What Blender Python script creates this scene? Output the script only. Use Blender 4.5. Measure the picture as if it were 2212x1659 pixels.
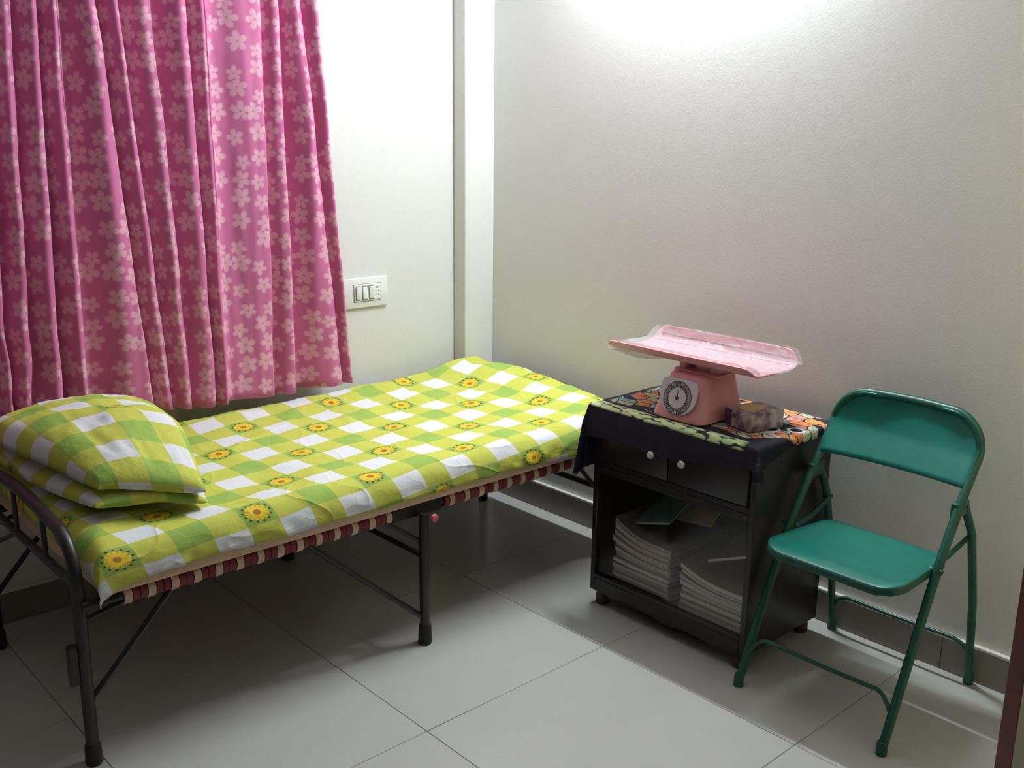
import bpy, bmesh, math, random
from mathutils import Vector, Matrix, noise
random.seed(7)
for o in list(bpy.data.objects): bpy.data.objects.remove(o)
S = bpy.context.scene
COL = S.collection
PI = math.pi

# ------------------------------------------------------------------ camera
FPX, YAW, PITCH, ROLL = 2171.57, math.radians(47.511), math.radians(14.249), math.radians(0.677)
fw = Vector((math.cos(YAW)*math.cos(PITCH), math.sin(YAW)*math.cos(PITCH), -math.sin(PITCH)))
rt = Vector((math.sin(YAW), -math.cos(YAW), 0))
up = rt.cross(fw)
r2 = rt*math.cos(ROLL) + up*math.sin(ROLL)
u2 = -rt*math.sin(ROLL) + up*math.cos(ROLL)
cam = bpy.data.cameras.new('camera'); camo = bpy.data.objects.new('camera', cam); COL.objects.link(camo)
cam.sensor_width = 36.0; cam.sensor_fit = 'HORIZONTAL'; cam.lens = FPX/2212*36.0
cam.clip_start = 0.02
camo.matrix_world = Matrix(((r2.x, u2.x, -fw.x, 0), (r2.y, u2.y, -fw.y, 0), (r2.z, u2.z, -fw.z, 1.40), (0, 0, 0, 1)))
S.camera = camo
# ------------------------------------------------------------------ world and exposure
S.view_settings.view_transform = 'Standard'; S.view_settings.look = 'None'
S.view_settings.gamma = 1.0; S.view_settings.use_curve_mapping = False
S.view_settings.exposure = 0.0
W = bpy.data.worlds.new('world'); S.world = W; W.use_nodes = True
W.node_tree.nodes['Background'].inputs[0].default_value = (0.75, 0.80, 0.85, 1)
W.node_tree.nodes['Background'].inputs[1].default_value = 0.45
TUBE_STRENGTH = 450.0
TUBE_COLOR = (0.90, 0.97, 1.0)

# ------------------------------------------------------------------ helpers
def lin(r, g, b):
    f = lambda c: (c/255/12.92) if c/255 <= .04045 else ((c/255+.055)/1.055)**2.4
    return (f(r), f(g), f(b), 1)

class NT:
    def __init__(s, name):
        s.m = bpy.data.materials.new(name); s.m.use_nodes = True
        s.t = s.m.node_tree; s.b = s.t.nodes['Principled BSDF']; s.out = s.t.nodes['Material Output']
    def n(s, typ, **kw):
        x = s.t.nodes.new(typ)
        for k, v in kw.items(): setattr(x, k, v)
        return x
    def l(s, a, b): s.t.links.new(a, b)
    def put(s, sock, v):
        if hasattr(v, 'is_linked') or isinstance(v, bpy.types.NodeSocket): s.l(v, sock)
        else: sock.default_value = v
    def math(s, op, a, b=0.0, c=0.0):
        x = s.n('ShaderNodeMath', operation=op)
        s.put(x.inputs[0], a); s.put(x.inputs[1], b)
        if len(x.inputs) > 2: s.put(x.inputs[2], c)
        return x.outputs[0]
    def mix(s, f, a, b):
        x = s.n('ShaderNodeMix', data_type='RGBA')
        s.put(x.inputs[0], f); s.put(x.inputs[6], a); s.put(x.inputs[7], b)
        return x.outputs[2]
    def noise(s, vec, scale, detail=2.0, rough=.5):
        x = s.n('ShaderNodeTexNoise'); x.inputs['Scale'].default_value = scale
        x.inputs['Detail'].default_value = detail; x.inputs['Roughness'].default_value = rough
        if vec is not None: s.l(vec, x.inputs['Vector'])
        return x.outputs['Fac']
    def obj(s): return s.n('ShaderNodeTexCoord').outputs['Object']
    def uv(s): return s.n('ShaderNodeTexCoord').outputs['UV']
    def bump(s, h, strength=.2, dist=.01):
        x = s.n('ShaderNodeBump'); x.inputs['Strength'].default_value = strength; x.inputs['Distance'].default_value = dist
        s.l(h, x.inputs['Height']); s.l(x.outputs[0], s.b.inputs['Normal'])
    def ramp(s, f, a, b):     # linear map a..b -> 0..1 clamped
        x = s.n('ShaderNodeMapRange'); s.put(x.inputs[0], f)
        x.inputs[1].default_value = a; x.inputs[2].default_value = b
        return x.outputs[0]

def mat(name, c, rough=.5, metal=0, spec=.5, var=0.0, vscale=20, bump=0, bscale=60, coat=0):
    k = NT(name); k.b.inputs['Roughness'].default_value = rough; k.b.inputs['Metallic'].default_value = metal
    k.b.inputs['Specular IOR Level'].default_value = spec
    k.b.inputs['Coat Weight'].default_value = coat
    if var:
        f = k.noise(k.obj(), vscale, 4, .6)
        d = tuple(x*(1-var) for x in c[:3])+(1,); e = tuple(min(1, x*(1+var)) for x in c[:3])+(1,)
        k.l(k.mix(k.ramp(f, .3, .7), d, e), k.b.inputs['Base Color'])
    else:
        k.b.inputs['Base Color'].default_value = c
    if bump: k.bump(k.noise(k.obj(), bscale, 3), bump, .005)
    return k.m

M = {}
M['wall'] = mat('cream_wall_paint', (.745, .737, .725, 1), .55, var=.012, vscale=3, bump=.08, bscale=180)
M['ceiling'] = mat('ceiling_paint', (.80, .80, .79, 1), .8, var=.01, vscale=4)
M['rear'] = mat('brown_laminate_panelling', (.17, .105, .08, 1), .5, var=.2, vscale=6)
M['grout'] = mat('grout', (.44, .43, .41, 1), .8, var=.1, vscale=60)
k = NT('vitrified_tile')
f1 = k.noise(k.obj(), 2.5, 5, .6); f2 = k.noise(k.obj(), 90, 3, .7)
cc = k.mix(k.ramp(f1, .3, .7), (.47, .465, .445, 1), (.50, .495, .475, 1))
cc = k.mix(k.math('MULTIPLY', k.ramp(f2, .45, .75), .12), cc, (.42, .40, .37, 1))
k.l(cc, k.b.inputs['Base Color'])
k.b.inputs['Roughness'].default_value = .23; k.b.inputs['Specular IOR Level'].default_value = .5
k.bump(k.noise(k.obj(), 6, 2), .015, .01)
M['tile'] = k.m
M['skirt'] = mat('skirting_tile', (.25, .222, .20, 1), .3, var=.06, vscale=20)
M['skirt_lit_edge'] = mat('skirting_lit_edge', (.74, .73, .70, 1), .3, var=.03)  # lamplight on the skirting ledge, painted in as a pale colour
M['pipe'] = mat('dark_painted_pipe', lin(38, 31, 32), .38, var=.2, vscale=25, bump=.1)
M['rubber'] = mat('black_rubber', lin(33, 30, 31), .6, var=.15)
M['redcap'] = mat('dull_red_plastic', lin(190, 95, 105), .45, var=.1)
M['tan'] = mat('tan_mattress_cloth', lin(220, 190, 155), .85, var=.08, vscale=50, bump=.2, bscale=220)
M['white_plastic'] = mat('white_switch_plastic', (.82, .82, .82, 1), .3, var=.01)
M['switch_grey'] = mat('switch_shadow_gap', (.30, .29, .27, 1), .5, var=.05)
M['black'] = mat('socket_black', (.01, .01, .01, 1), .6, var=.1)
M['cab'] = mat('black_laminate', lin(31, 25, 28), .32, var=.25, vscale=9, bump=.05)
M['cab_in'] = mat('dark_cabinet_inside', lin(32, 26, 28), .55, var=.2, vscale=9)
M['redwood'] = mat('reddish_brown_wood', lin(70, 42, 38), .45, var=.3, vscale=14)
M['door_edge'] = mat('brown_polished_door_edge', lin(112, 62, 46), .35, var=.18, vscale=10)
M['door_face'] = mat('cream_door_laminate', lin(232, 222, 178), .4, var=.02)
M['chair'] = mat('green_enamel', lin(18, 112, 100), .33, var=.14, vscale=14, bump=.06, bscale=40)
M['chair_tube'] = mat('dark_green_enamel', lin(24, 84, 70), .36, var=.2, vscale=18, bump=.06)
M['pink'] = mat('pink_enamel', lin(226, 160, 165), .35, var=.04, vscale=10)
M['dial'] = mat('dial_plate', lin(206, 200, 205), .4, var=.02)
M['dial_dark'] = mat('dial_print', lin(86, 80, 88), .5, var=.1)
M['dial_hub'] = mat('dial_hub', lin(92, 48, 66), .4, var=.1)
M['dark_line'] = mat('tray_crease_dark', lin(120, 70, 92), .5, var=.1)
M['metal'] = mat('steel', (.6, .6, .6, 1), .3, metal=1, var=.05)
M['fixture'] = mat('white_fixture', (.8, .8, .8, 1), .4, var=.02)
M['rod'] = mat('brushed_curtain_rod', (.55, .5, .42, 1), .35, metal=1, var=.1)
k = NT('tube_glow'); k.b.inputs['Base Color'].default_value = (.9, .9, .9, 1)
k.b.inputs['Emission Color'].default_value = TUBE_COLOR + (1,); k.b.inputs['Emission Strength'].default_value = TUBE_STRENGTH
k.l(k.mix(k.ramp(k.noise(k.obj(), 3), 0, 1), TUBE_COLOR+(1,), TUBE_COLOR+(1,)), k.b.inputs['Emission Color'])
M['tube'] = k.m
# clear glass / film
def clear(name, tint, gloss, rough, bump=0):
    k = NT(name); t = k.n('ShaderNodeBsdfTransparent'); t.inputs[0].default_value = tint
    g = k.n('ShaderNodeBsdfGlossy'); g.inputs['Roughness'].default_value = rough
    g.inputs['Color'].default_value = (1, 1, 1, 1)
    fr = k.n('ShaderNodeLayerWeight'); fr.inputs[0].default_value = .5
    fac = k.math('MULTIPLY', k.math('ADD', .04, k.math('MULTIPLY', k.math('POWER', fr.outputs['Facing'], 4.0), .9)), gloss)
    mx = k.n('ShaderNodeMixShader'); k.l(fac, mx.inputs[0]); k.l(t.outputs[0], mx.inputs[1]); k.l(g.outputs[0], mx.inputs[2])
    if bump:
        b = k.n('ShaderNodeBump'); b.inputs['Strength'].default_value = bump; b.inputs['Distance'].default_value = .01
        k.l(k.noise(k.obj(), 45, 5, .7), b.inputs['Height']); k.l(b.outputs[0], g.inputs['Normal']); k.l(b.outputs[0], fr.inputs['Normal'])
    k.l(mx.outputs[0], k.out.inputs['Surface']); return k.m
M['glass'] = clear('cabinet_glass', (.93, .94, .94, 1), .55, .05)
k = NT('crumpled_clear_film')
t_ = k.n('ShaderNodeBsdfTransparent'); t_.inputs[0].default_value = (.97, .96, .98, 1)
g_ = k.n('ShaderNodeBsdfGlossy'); g_.inputs['Roughness'].default_value = .07
d_ = k.n('ShaderNodeBsdfDiffuse'); d_.inputs['Color'].default_value = (.80, .78, .88, 1)
b_ = k.n('ShaderNodeBump'); b_.inputs['Strength'].default_value = 1.0; b_.inputs['Distance'].default_value = .02
k.l(k.noise(k.obj(), 38, 4, .65), b_.inputs['Height']); k.l(b_.outputs[0], g_.inputs['Normal'])
lw = k.n('ShaderNodeLayerWeight'); lw.inputs[0].default_value = .5; k.l(b_.outputs[0], lw.inputs['Normal'])
m1 = k.n('ShaderNodeMixShader'); m1.inputs[0].default_value = .26; k.l(t_.outputs[0], m1.inputs[1]); k.l(d_.outputs[0], m1.inputs[2])
m2 = k.n('ShaderNodeMixShader'); k.l(k.math('ADD', .20, k.math('MULTIPLY', k.math('POWER', lw.outputs['Facing'], 5.0), .30)), m2.inputs[0])
k.l(m1.outputs[0], m2.inputs[1]); k.l(g_.outputs[0], m2.inputs[2]); k.l(m2.outputs[0], k.out.inputs['Surface'])
M['film'] = k.m
M['crystal'] = mat('crystal_knob', (.50, .47, .44, 1), .12, spec=.9, var=.05)

# gingham with sunflowers; UV unit = one stripe
def gingham(name, sparse):
    k = NT(name)
    sp = k.n('ShaderNodeSeparateXYZ'); k.l(k.uv(), sp.inputs[0]); U, V = sp.outputs[0], sp.outputs[1]
    fx = k.math('FLOORED_MODULO', U, 2.0); fy = k.math('FLOORED_MODULO', V, 2.0)
    A = k.ramp(fx, .985, 1.015); A = k.math('MULTIPLY', A, k.ramp(fx, 1.999, 1.985))
    B = k.ramp(fy, .985, 1.015); B = k.math('MULTIPLY', B, k.ramp(fy, 1.999, 1.985))
    AB = k.math('MULTIPLY', A, B)
    AO = k.math('MAXIMUM', A, B)
    nz = k.noise(k.uv(), 1.1, 3)
    lime = k.mix(nz, (.51, .525, .065, 1), (.59, .605, .13, 1))
    green = k.mix(nz, (.27, .43, .07, 1), (.36, .50, .12, 1))
    base = k.mix(AO, (.74, .74, .77, 1), lime)
    base = k.mix(AB, base, green)
    par = k.math('FLOORED_MODULO', k.math('ADD', k.math('FLOOR', k.math('DIVIDE', U, 2.0)), k.math('FLOOR', k.math('DIVIDE', V, 2.0))), 2.0)
    isf = k.math('LESS_THAN', par, .5)
    if sparse:
        isf = k.math('MULTIPLY', isf, k.math('LESS_THAN', k.math('FLOORED_MODULO', k.math('FLOOR', k.math('DIVIDE', V, 2.0)), 5.0), .5))
    dx = k.math('SUBTRACT', fx, 1.5); dy = k.math('SUBTRACT', fy, 1.5)
    r = k.math('SQRT', k.math('ADD', k.math('MULTIPLY', dx, dx), k.math('MULTIPLY', dy, dy)))
    th = k.math('ARCTAN2', dy, dx)
    pet = k.math('ABSOLUTE', k.math('COSINE', k.math('MULTIPLY', th, 6.5)))
    R = k.math('ADD', .17, k.math('MULTIPLY', k.math('POWER', pet, .85), .29))
    inpet = k.math('MULTIPLY', k.ramp(k.math('SUBTRACT', R, r), -.012, .012), isf)
    halo = k.math('MULTIPLY', k.math('MULTIPLY', k.ramp(r, .56, .46), isf), .75)
    tip = k.math('MULTIPLY', k.ramp(r, .345, .385), inpet)
    cen = k.math('MULTIPLY', k.ramp(r, .125, .105), isf)
    base = k.mix(halo, base, (.22, .40, .09, 1))
    base = k.mix(inpet, base, (.80, .52, .03, 1))
    base = k.mix(tip, base, (.13, .045, .015, 1))
    base = k.mix(cen, base, (.36, .16, .03, 1))
    k.l(base, k.b.inputs['Base Color']); k.b.inputs['Roughness'].default_value = .8
    k.b.inputs['Specular IOR Level'].default_value = .2
    rd = k.math('POWER', k.math('SUBTRACT', 1.0, k.math('ABSOLUTE', k.math('SUBTRACT', k.math('MULTIPLY', k.noise(k.uv(), .30, 1.2, .45), 2.0), 1.0))), 26.0)
    rd2 = k.math('POWER', k.math('SUBTRACT', 1.0, k.math('ABSOLUTE', k.math('SUBTRACT', k.math('MULTIPLY', k.noise(k.uv(), .8, 2, .5), 2.0), 1.0))), 22.0)
    hh_ = k.math('ADD', k.math('MULTIPLY', k.noise(k.uv(), 1.6, 4, .55), .35), k.math('ADD', k.math('MULTIPLY', rd, .06 if sparse else .26), k.math('MULTIPLY', rd2, .02 if sparse else .06)))
    k.bump(hh_, .75, .012)
    return k.m
M['gingham'] = gingham('gingham_sunflower_cotton', False)
M['pillow'] = gingham('gingham_pillow_cotton', True)

# pink curtain with five-petal blossoms; UV in metres
k = NT('pink_blossom_curtain_cloth')
vo = k.n('ShaderNodeTexVoronoi', voronoi_dimensions='2D', feature='F1')
vo.inputs['Scale'].default_value = 15.5; vo.inputs['Randomness'].default_value = .5
k.l(k.uv(), vo.inputs['Vector'])
vs = k.n('ShaderNodeVectorMath', operation='SUBTRACT'); k.l(k.uv(), vs.inputs[0]); k.l(vo.outputs['Position'], vs.inputs[1])
sp = k.n('ShaderNodeSeparateXYZ'); k.l(vs.outputs[0], sp.inputs[0])
sc = k.n('ShaderNodeSeparateColor'); k.l(vo.outputs['Color'], sc.inputs[0])
r = k.math('SQRT', k.math('ADD', k.math('MULTIPLY', sp.outputs[0], sp.outputs[0]), k.math('MULTIPLY', sp.outputs[1], sp.outputs[1])))
th = k.math('ADD', k.math('ARCTAN2', sp.outputs[1], sp.outputs[0]), k.math('MULTIPLY', sc.outputs[0], 6.28))
pet = k.math('POWER', k.math('ABSOLUTE', k.math('COSINE', k.math('MULTIPLY', th, 2.5))), .6)
R = k.math('MULTIPLY', k.math('ADD', .0085, k.math('MULTIPLY', pet, .0180)), k.math('ADD', .85, k.math('MULTIPLY', sc.outputs[1], .35)))
fl = k.ramp(k.math('SUBTRACT', R, r), -.0035, .004)
ce = k.ramp(r, .006, .003)
fl = k.math('MULTIPLY', fl, k.math('SUBTRACT', 1.0, k.math('MULTIPLY', ce, .6)))
nz = k.noise(k.uv(), 9, 3)
bs = k.mix(nz, (.49, .095, .25, 1), (.57, .135, .315, 1))
fine = k.noise(k.uv(), 420, 1)
bs = k.mix(k.math('MULTIPLY', fl, .72), bs, (.76, .45, .54, 1))
bs = k.mix(k.math('MULTIPLY', fine, .25), bs, (.70, .30, .45, 1))
k.l(bs, k.b.inputs['Base Color']); k.b.inputs['Roughness'].default_value = .6
k.b.inputs['Sheen Weight'].default_value = .35; k.b.inputs['Sheen Tint'].default_value = (1, .75, .9, 1)
k.b.inputs['Specular IOR Level'].default_value = .25
k.bump(k.noise(k.uv(), 30, 3), .12, .01)
M['curtain'] = k.m

# printed navy table cloth; UV: x = along the cabinet front (0 left .. 1 right), y = depth (0 front edge .. 1 back)
k = NT('printed_navy_table_cloth')
sp = k.n('ShaderNodeSeparateXYZ'); k.l(k.uv(), sp.inputs[0]); U, V = sp.outputs[0], sp.outputs[1]
vo = k.n('ShaderNodeTexVoronoi', voronoi_dimensions='2D', feature='F1'); vo.inputs['Scale'].default_value = 12.5
k.l(k.uv(), vo.inputs['Vector'])
ve = k.n('ShaderNodeTexVoronoi', voronoi_dimensions='2D', feature='DISTANCE_TO_EDGE'); ve.inputs['Scale'].default_value = 12.5
k.l(k.uv(), ve.inputs['Vector'])
sc = k.n('ShaderNodeSeparateColor'); k.l(vo.outputs['Color'], sc.inputs[0])
cr = k.n('ShaderNodeValToRGB'); cr.color_ramp.interpolation = 'CONSTANT'
els = cr.color_ramp.elements
pal = [(0, (.72, .22, .07)), (.2, (.70, .33, .26)), (.38, (.33, .55, .56)), (.52, (.55, .58, .38)), (.66, (.78, .36, .12)), (.8, (.62, .55, .45)), (.9, (.02, .025, .06))]
els[0].position = 0; els[0].color = pal[0][1]+(1,)
els[1].position = pal[1][0]; els[1].color = pal[1][1]+(1,)
for p, c in pal[2:]:
    e = els.new(p); e.color = c+(1,)
k.l(sc.outputs[0], cr.inputs[0])
v3 = k.n('ShaderNodeTexVoronoi', voronoi_dimensions='2D', feature='DISTANCE_TO_EDGE'); v3.inputs['Scale'].default_value = 27.0
k.l(k.uv(), v3.inputs['Vector'])
fine_ = k.math('MULTIPLY', k.ramp(v3.outputs['Distance'], .055, .025), .65)
patch = k.mix(k.ramp(ve.outputs['Distance'], .035, .07), (.012, .016, .04, 1), k.mix(fine_, cr.outputs[0], (.05, .04, .05, 1)))
navy = k.mix(k.noise(k.uv(), 3, 2), (.009, .008, .015, 1), (.016, .015, .032, 1))
warp = k.math('MULTIPLY', k.math('SUBTRACT', k.noise(k.uv(), 3.2, 2), .5), .35)
Vw = k.math('ADD', V, warp)
inner = k.math('MULTIPLY', k.ramp(Vw, .13, .15), k.ramp(k.math('ADD', k.math('MULTIPLY', U, 1.0), k.math('MULTIPLY', V, -.55)), .80, .78))
inner = k.math('MULTIPLY', inner, k.ramp(U, .04, .06))
hole = k.ramp(k.noise(k.uv(), 2.6, 1), .60, .62)
inner = k.math('MULTIPLY', inner, k.math('SUBTRACT', 1.0, hole))
inner = k.math('MAXIMUM', inner, k.math('MULTIPLY', k.ramp(Vw, .62, .64), k.ramp(U, .5, .52)))
col = k.mix(inner, navy, patch)
# band of leaves just behind the front edge
mp = k.n('ShaderNodeMapping'); mp.inputs['Scale'].default_value = (15, 22, 1); mp.inputs['Rotation'].default_value = (0, 0, .45)
k.l(k.uv(), mp.inputs[0])
vl = k.n('ShaderNodeTexVoronoi', voronoi_dimensions='2D', feature='F1'); vl.inputs['Scale'].default_value = 1.0; vl.inputs['Randomness'].default_value = .65
k.l(mp.outputs[0], vl.inputs['Vector'])
lsc = k.n('ShaderNodeSeparateColor'); k.l(vl.outputs['Color'], lsc.inputs[0])
leaf = k.mix(k.ramp(vl.outputs['Distance'], .58, .44), (.02, .03, .045, 1), k.mix(lsc.outputs[0], (.36, .56, .24, 1), (.72, .76, .42, 1)))
Vb = k.math('ADD', V, k.math('MULTIPLY', U, .03))
band = k.math('MULTIPLY', k.ramp(Vb, -.015, .0), k.ramp(Vb, .115, .09))
band = k.math('MULTIPLY', band, k.math('MULTIPLY', k.ramp(U, .0, .02), k.ramp(U, .93, .90)))
col = k.mix(band, col, leaf)
# two pale rings by the right edge
def ring(col, cx, cy, rad):
    a = k.math('SUBTRACT', U, cx); b = k.math('MULTIPLY', k.math('SUBTRACT', V, cy), .67)
    d = k.math('SQRT', k.math('ADD', k.math('MULTIPLY', a, a), k.math('MULTIPLY', b, b)))
    col = k.mix(k.ramp(d, rad+.004, rad), col, (.70, .70, .74, 1))
    return k.mix(k.ramp(d, rad-.010, rad-.014), col, (.010, .010, .03, 1))
col = ring(col, .86, .45, .045); col = ring(col, .95, .56, .040)
k.l(col, k.b.inputs['Base Color']); k.b.inputs['Roughness'].default_value = .75
k.b.inputs['Specular IOR Level'].default_value = .25
k.bump(k.noise(k.uv(), 8, 4), .2, .01)
M['cloth'] = k.m

# ---- mesh builder
def finish(o, smooth=True, angle=40):
    me = o.data
    if smooth:
        me.polygons.foreach_set('use_smooth', [True]*len(me.polygons))
        me.set_sharp_from_angle(angle=math.radians(angle))
class MB:
    def __init__(s): s.v = []; s.f = []; s.uv = None
    def add(s, vs, fs):
        b = len(s.v); s.v += [Vector(p) for p in vs]; s.f += [tuple(i+b for i in f) for f in fs]; return s
    def box(s, x0, x1, y0, y1, z0, z1, bev=0.0, seg=2, mtx=None):
        bm = bmesh.new(); bmesh.ops.create_cube(bm, size=1)
        for v in bm.verts:
            v.co = Vector(((x0+x1)/2+v.co.x*(x1-x0), (y0+y1)/2+v.co.y*(y1-y0), (z0+z1)/2+v.co.z*(z1-z0)))
        if bev: bmesh.ops.bevel(bm, geom=list(bm.edges), offset=bev, segments=seg, profile=.5, affect='EDGES')
        bm.verts.index_update()
        vs = [(mtx @ v.co) if mtx else v.co.copy() for v in bm.verts]
        s.add(vs, [tuple(v.index for v in f.verts) for f in bm.faces]); bm.free(); return s
    def tube(s, path, r, n=10, cap=True):
        P = [Vector(p) for p in path]; m = len(P)
        rr = r if isinstance(r, (list, tuple)) else [r]*m
        T = [(P[min(i+1, m-1)]-P[max(i-1, 0)]).normalized() for i in range(m)]
        a = Vector((0, 0, 1)) if abs(T[0].z) < .9 else Vector((1, 0, 0))
        N = (a-T[0]*a.dot(T[0])).normalized()
        vs = []
        for i in range(m):
            N = (N-T[i]*N.dot(T[i])).normalized(); Bn = T[i].cross(N)
            for j in range(n):
                t = 2*PI*j/n; vs.append(P[i]+(N*math.cos(t)+Bn*math.sin(t))*rr[i])
        fs = [(i*n+j, i*n+(j+1) % n, (i+1)*n+(j+1) % n, (i+1)*n+j) for i in range(m-1) for j in range(n)]
        if cap: fs += [tuple(range(n))[::-1], tuple((m-1)*n+j for j in range(n))]
        return s.add(vs, fs)
    def lathe(s, prof, c, axis='z', n=20):
        vs = []; m = len(prof)
        for (r, h) in prof:
            for j in range(n):
                t = 2*PI*j/n; a, b = r*math.cos(t), r*math.sin(t)
                vs.append(Vector(c)+(Vector((a, b, h)) if axis == 'z' else Vector((h, a, b)) if axis == 'x' else Vector((b, h, a))))
        fs = [(i*n+j, i*n+(j+1) % n, (i+1)*n+(j+1) % n, (i+1)*n+j) for i in range(m-1) for j in range(n)]
        fs += [tuple(range(n))[::-1], tuple((m-1)*n+j for j in range(n))]
        return s.add(vs, fs)
    def prism(s, poly, fn, d):      # poly 2D, fn(a,b,depth)->3D
        n = len(poly)
        vs = [fn(a, b, 0) for a, b in poly]+[fn(a, b, d) for a, b in poly]
        return s.add(vs, [tuple(range(n))[::-1], tuple(range(n, 2*n))]+[(i, (i+1) % n, n+(i+1) % n, n+i) for i in range(n)])
    def grid(s, nu, nv, fn, uvfn=None):
        b = len(s.v)
        for i in range(nu+1):
            for j in range(nv+1): s.v.append(Vector(fn(i/nu, j/nv)))
        for i in range(nu):
            for j in range(nv):
                q = b+i*(nv+1)+j; s.f.append((q, q+nv+1, q+nv+2, q+1))
        if uvfn:
            s.uv = (s.uv or []) + [uvfn(i/nu, j/nv) for i in range(nu+1) for j in range(nv+1)]
        return s
    def build(s, name, m, parent=None, origin=None, smooth=True, angle=40):
        me = bpy.data.meshes.new(name)
        o = bpy.data.objects.new(name, me); COL.objects.link(o)
        if parent is not None:
            off = Vector(parent['_root']); o['_root'] = parent['_root']; o.parent = parent
        else:
            off = Vector(origin or (0, 0, 0)); o.location = off; o['_root'] = tuple(off)
        me.from_pydata([v-off for v in s.v], [], s.f)
        bm = bmesh.new(); bm.from_mesh(me); bmesh.ops.recalc_face_normals(bm, faces=bm.faces); bm.to_mesh(me); bm.free()
        if s.uv:
            ul = me.uv_layers.new(name='UVMap')
            for lp in me.loops: ul.data[lp.index].uv = s.uv[lp.vertex_index]
        me.materials.append(m); finish(o, smooth, angle)
        return o
def thing(name, loc, label, cat, group=None):
    o = bpy.data.objects.new(name, None); COL.objects.link(o); o.location = loc; o['_root'] = tuple(loc)
    o.empty_display_size = .05
    return tag(o, label, cat, group)
def tag(o, label, cat, group=None):
    o['label'] = label; o['category'] = cat
    if group: o['group'] = group
    return o
def struct(o, label=None):
    o['kind'] = 'structure'
    if label: o['label'] = label
    return o
def inst(src, name, parent, delta):       # copy of a part, mesh data shared
    c = src.copy(); COL.objects.link(c); c.name = name; c.parent = parent; c.location = src.location+Vector(delta); return c
def crom(P, k=8):
    P = [Vector(p) for p in P]; out = []
    for i in range(len(P)-1):
        a, b, c, d = P[max(i-1, 0)], P[i], P[i+1], P[min(i+2, len(P)-1)]
        for j in range(k):
            t = j/k
            out.append(.5*((2*b)+(c-a)*t+(2*a-5*b+4*c-d)*t*t+(3*b-a-3*c+d)*t**3))
    out.append(P[-1]); return out
def sm(a, b, x):
    t = max(0, min(1, (x-a)/(b-a))); return t*t*(3-2*t)
def ns(x, y, z=0.0): return noise.noise(Vector((x, y, z)))
def rrect(w, h, r, n=5):
    out = []
    for cx, cy, a0 in ((w-r, h-r, 0), (-w+r, h-r, 90), (-w+r, -h+r, 180), (w-r, -h+r, 270)):
        for i in range(n+1):
            a = math.radians(a0+90*i/n); out.append((cx+r*math.cos(a), cy+r*math.sin(a)))
    return out

# ------------------------------------------------------------------ room
XB, YA, XL, YF, ZC = 2.525, 2.935, -1.95, -2.2, 2.90
fl = struct(MB().box(XL-.1, XB+.1, YF-.1, YA+.1, -.08, -.006).build('floor', M['grout'], smooth=False), 'pale grey tiled floor')
TS = .616
t0 = MB().box(-TS/2+.0006, TS/2-.0006, -TS/2+.0006, TS/2-.0006, -.008, 0, .0012, 1)
src = None
for ix in range(-7, 3):
    for iy in range(-7, 3):
        x0, x1 = 1.294+TS*(ix-1), 1.294+TS*ix; y0, y1 = 1.70+TS*(iy-1), 1.70+TS*iy
        if x0 > XB or x1 < XL or y0 > YA or y1 < YF: continue
        full = x0 >= XL-.02 and x1 <= XB+.05 and y0 >= YF-.02 and y1 <= YA+.05
        if full:
            if src is None:
                src = t0.build('tile', M['tile'], fl); src.location = ((x0+x1)/2, (y0+y1)/2, 0)
            else:
                c = src.copy(); COL.objects.link(c); c.name = 'tile'; c.parent = fl; c.location = ((x0+x1)/2, (y0+y1)/2, 0)
        else:
            MB().box(max(x0, XL-.03)+.0006, min(x1, XB+.03)-.0006, max(y0, YF-.03)+.0006, min(y1, YA+.03)-.0006, -.008, 0, .0012, 1).build('tile', M['tile'], fl)
DY0, DY1, DZ = -.26, .60, 2.06         # doorway in the right wall
w = MB().box(XB, XB+.12, DY1, YA+.12, 0, ZC).box(XB, XB+.12, YF-.1, DY0, 0, ZC).box(XB, XB+.12, DY0, DY1, DZ, ZC)
struct(w.build('wall_right', M['wall'], smooth=False), 'cream painted wall lit by the tube light')
struct(MB().box(XL-.12, XB, YA, YA+.12, 0, ZC).build('wall_back', M['wall'], smooth=False), 'white wall behind the curtain and the bed')
struct(MB().box(XL-.12, XL, YF-.1, YA, 0, ZC).build('wall_left', M['rear'], smooth=False))
struct(MB().box(XL, XB, YF-.12, YF, 0, ZC).build('wall_front', M['rear'], smooth=False))
struct(MB().box(XL-.12, XB+.12, YF-.12, YA+.12, ZC, ZC+.1).build('ceiling', M['ceiling'], smooth=False))
struct(MB().box(2.386, XB, 2.87, YA, 0, ZC, .002, 1).build('wall_pillar', M['wall'], smooth=False), 'narrow square pillar in the room corner')
# skirting tiles
def skirting(name, segs, lab):
    root = None
    for i, (x0, x1, y0, y1, ax) in enumerate(segs):
        if root is None:
            root = struct(MB().box(x0, x1, y0, y1, 0, .0915, .0015, 1).build(name, M['skirt'], smooth=False), lab)
            p = root
        else:
            p = MB().box(x0, x1, y0, y1, 0, .0915, .0015, 1).build('skirting_tile', M['skirt'], root, smooth=False)
        MB().box(x0, x1, y0, y1, .0918, .101, .0015, 1).build('lit_edge_strip', M['skirt_lit_edge'], root, smooth=False)  # top strip coloured pale to look lit from above
sg = []; y = 2.868
while y > DY1+.09:
    y1 = max(y-.616, DY1+.09); sg.append((2.510, XB-.0005, y1+.0008, y-.0008, 'y')); y = y1
skirting('baseboard_right', sg, 'grey tile skirting with a lit top edge painted pale')
sg = []; x = 2.384
while x > XL+.02:
    x1 = max(x-.616, XL+.02); sg.append((x1+.0008, x-.0008, YA-.015, YA-.0005, 'x')); x = x1
skirting('baseboard_back', sg, 'grey tile skirting under the bed along the back wall')
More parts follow.
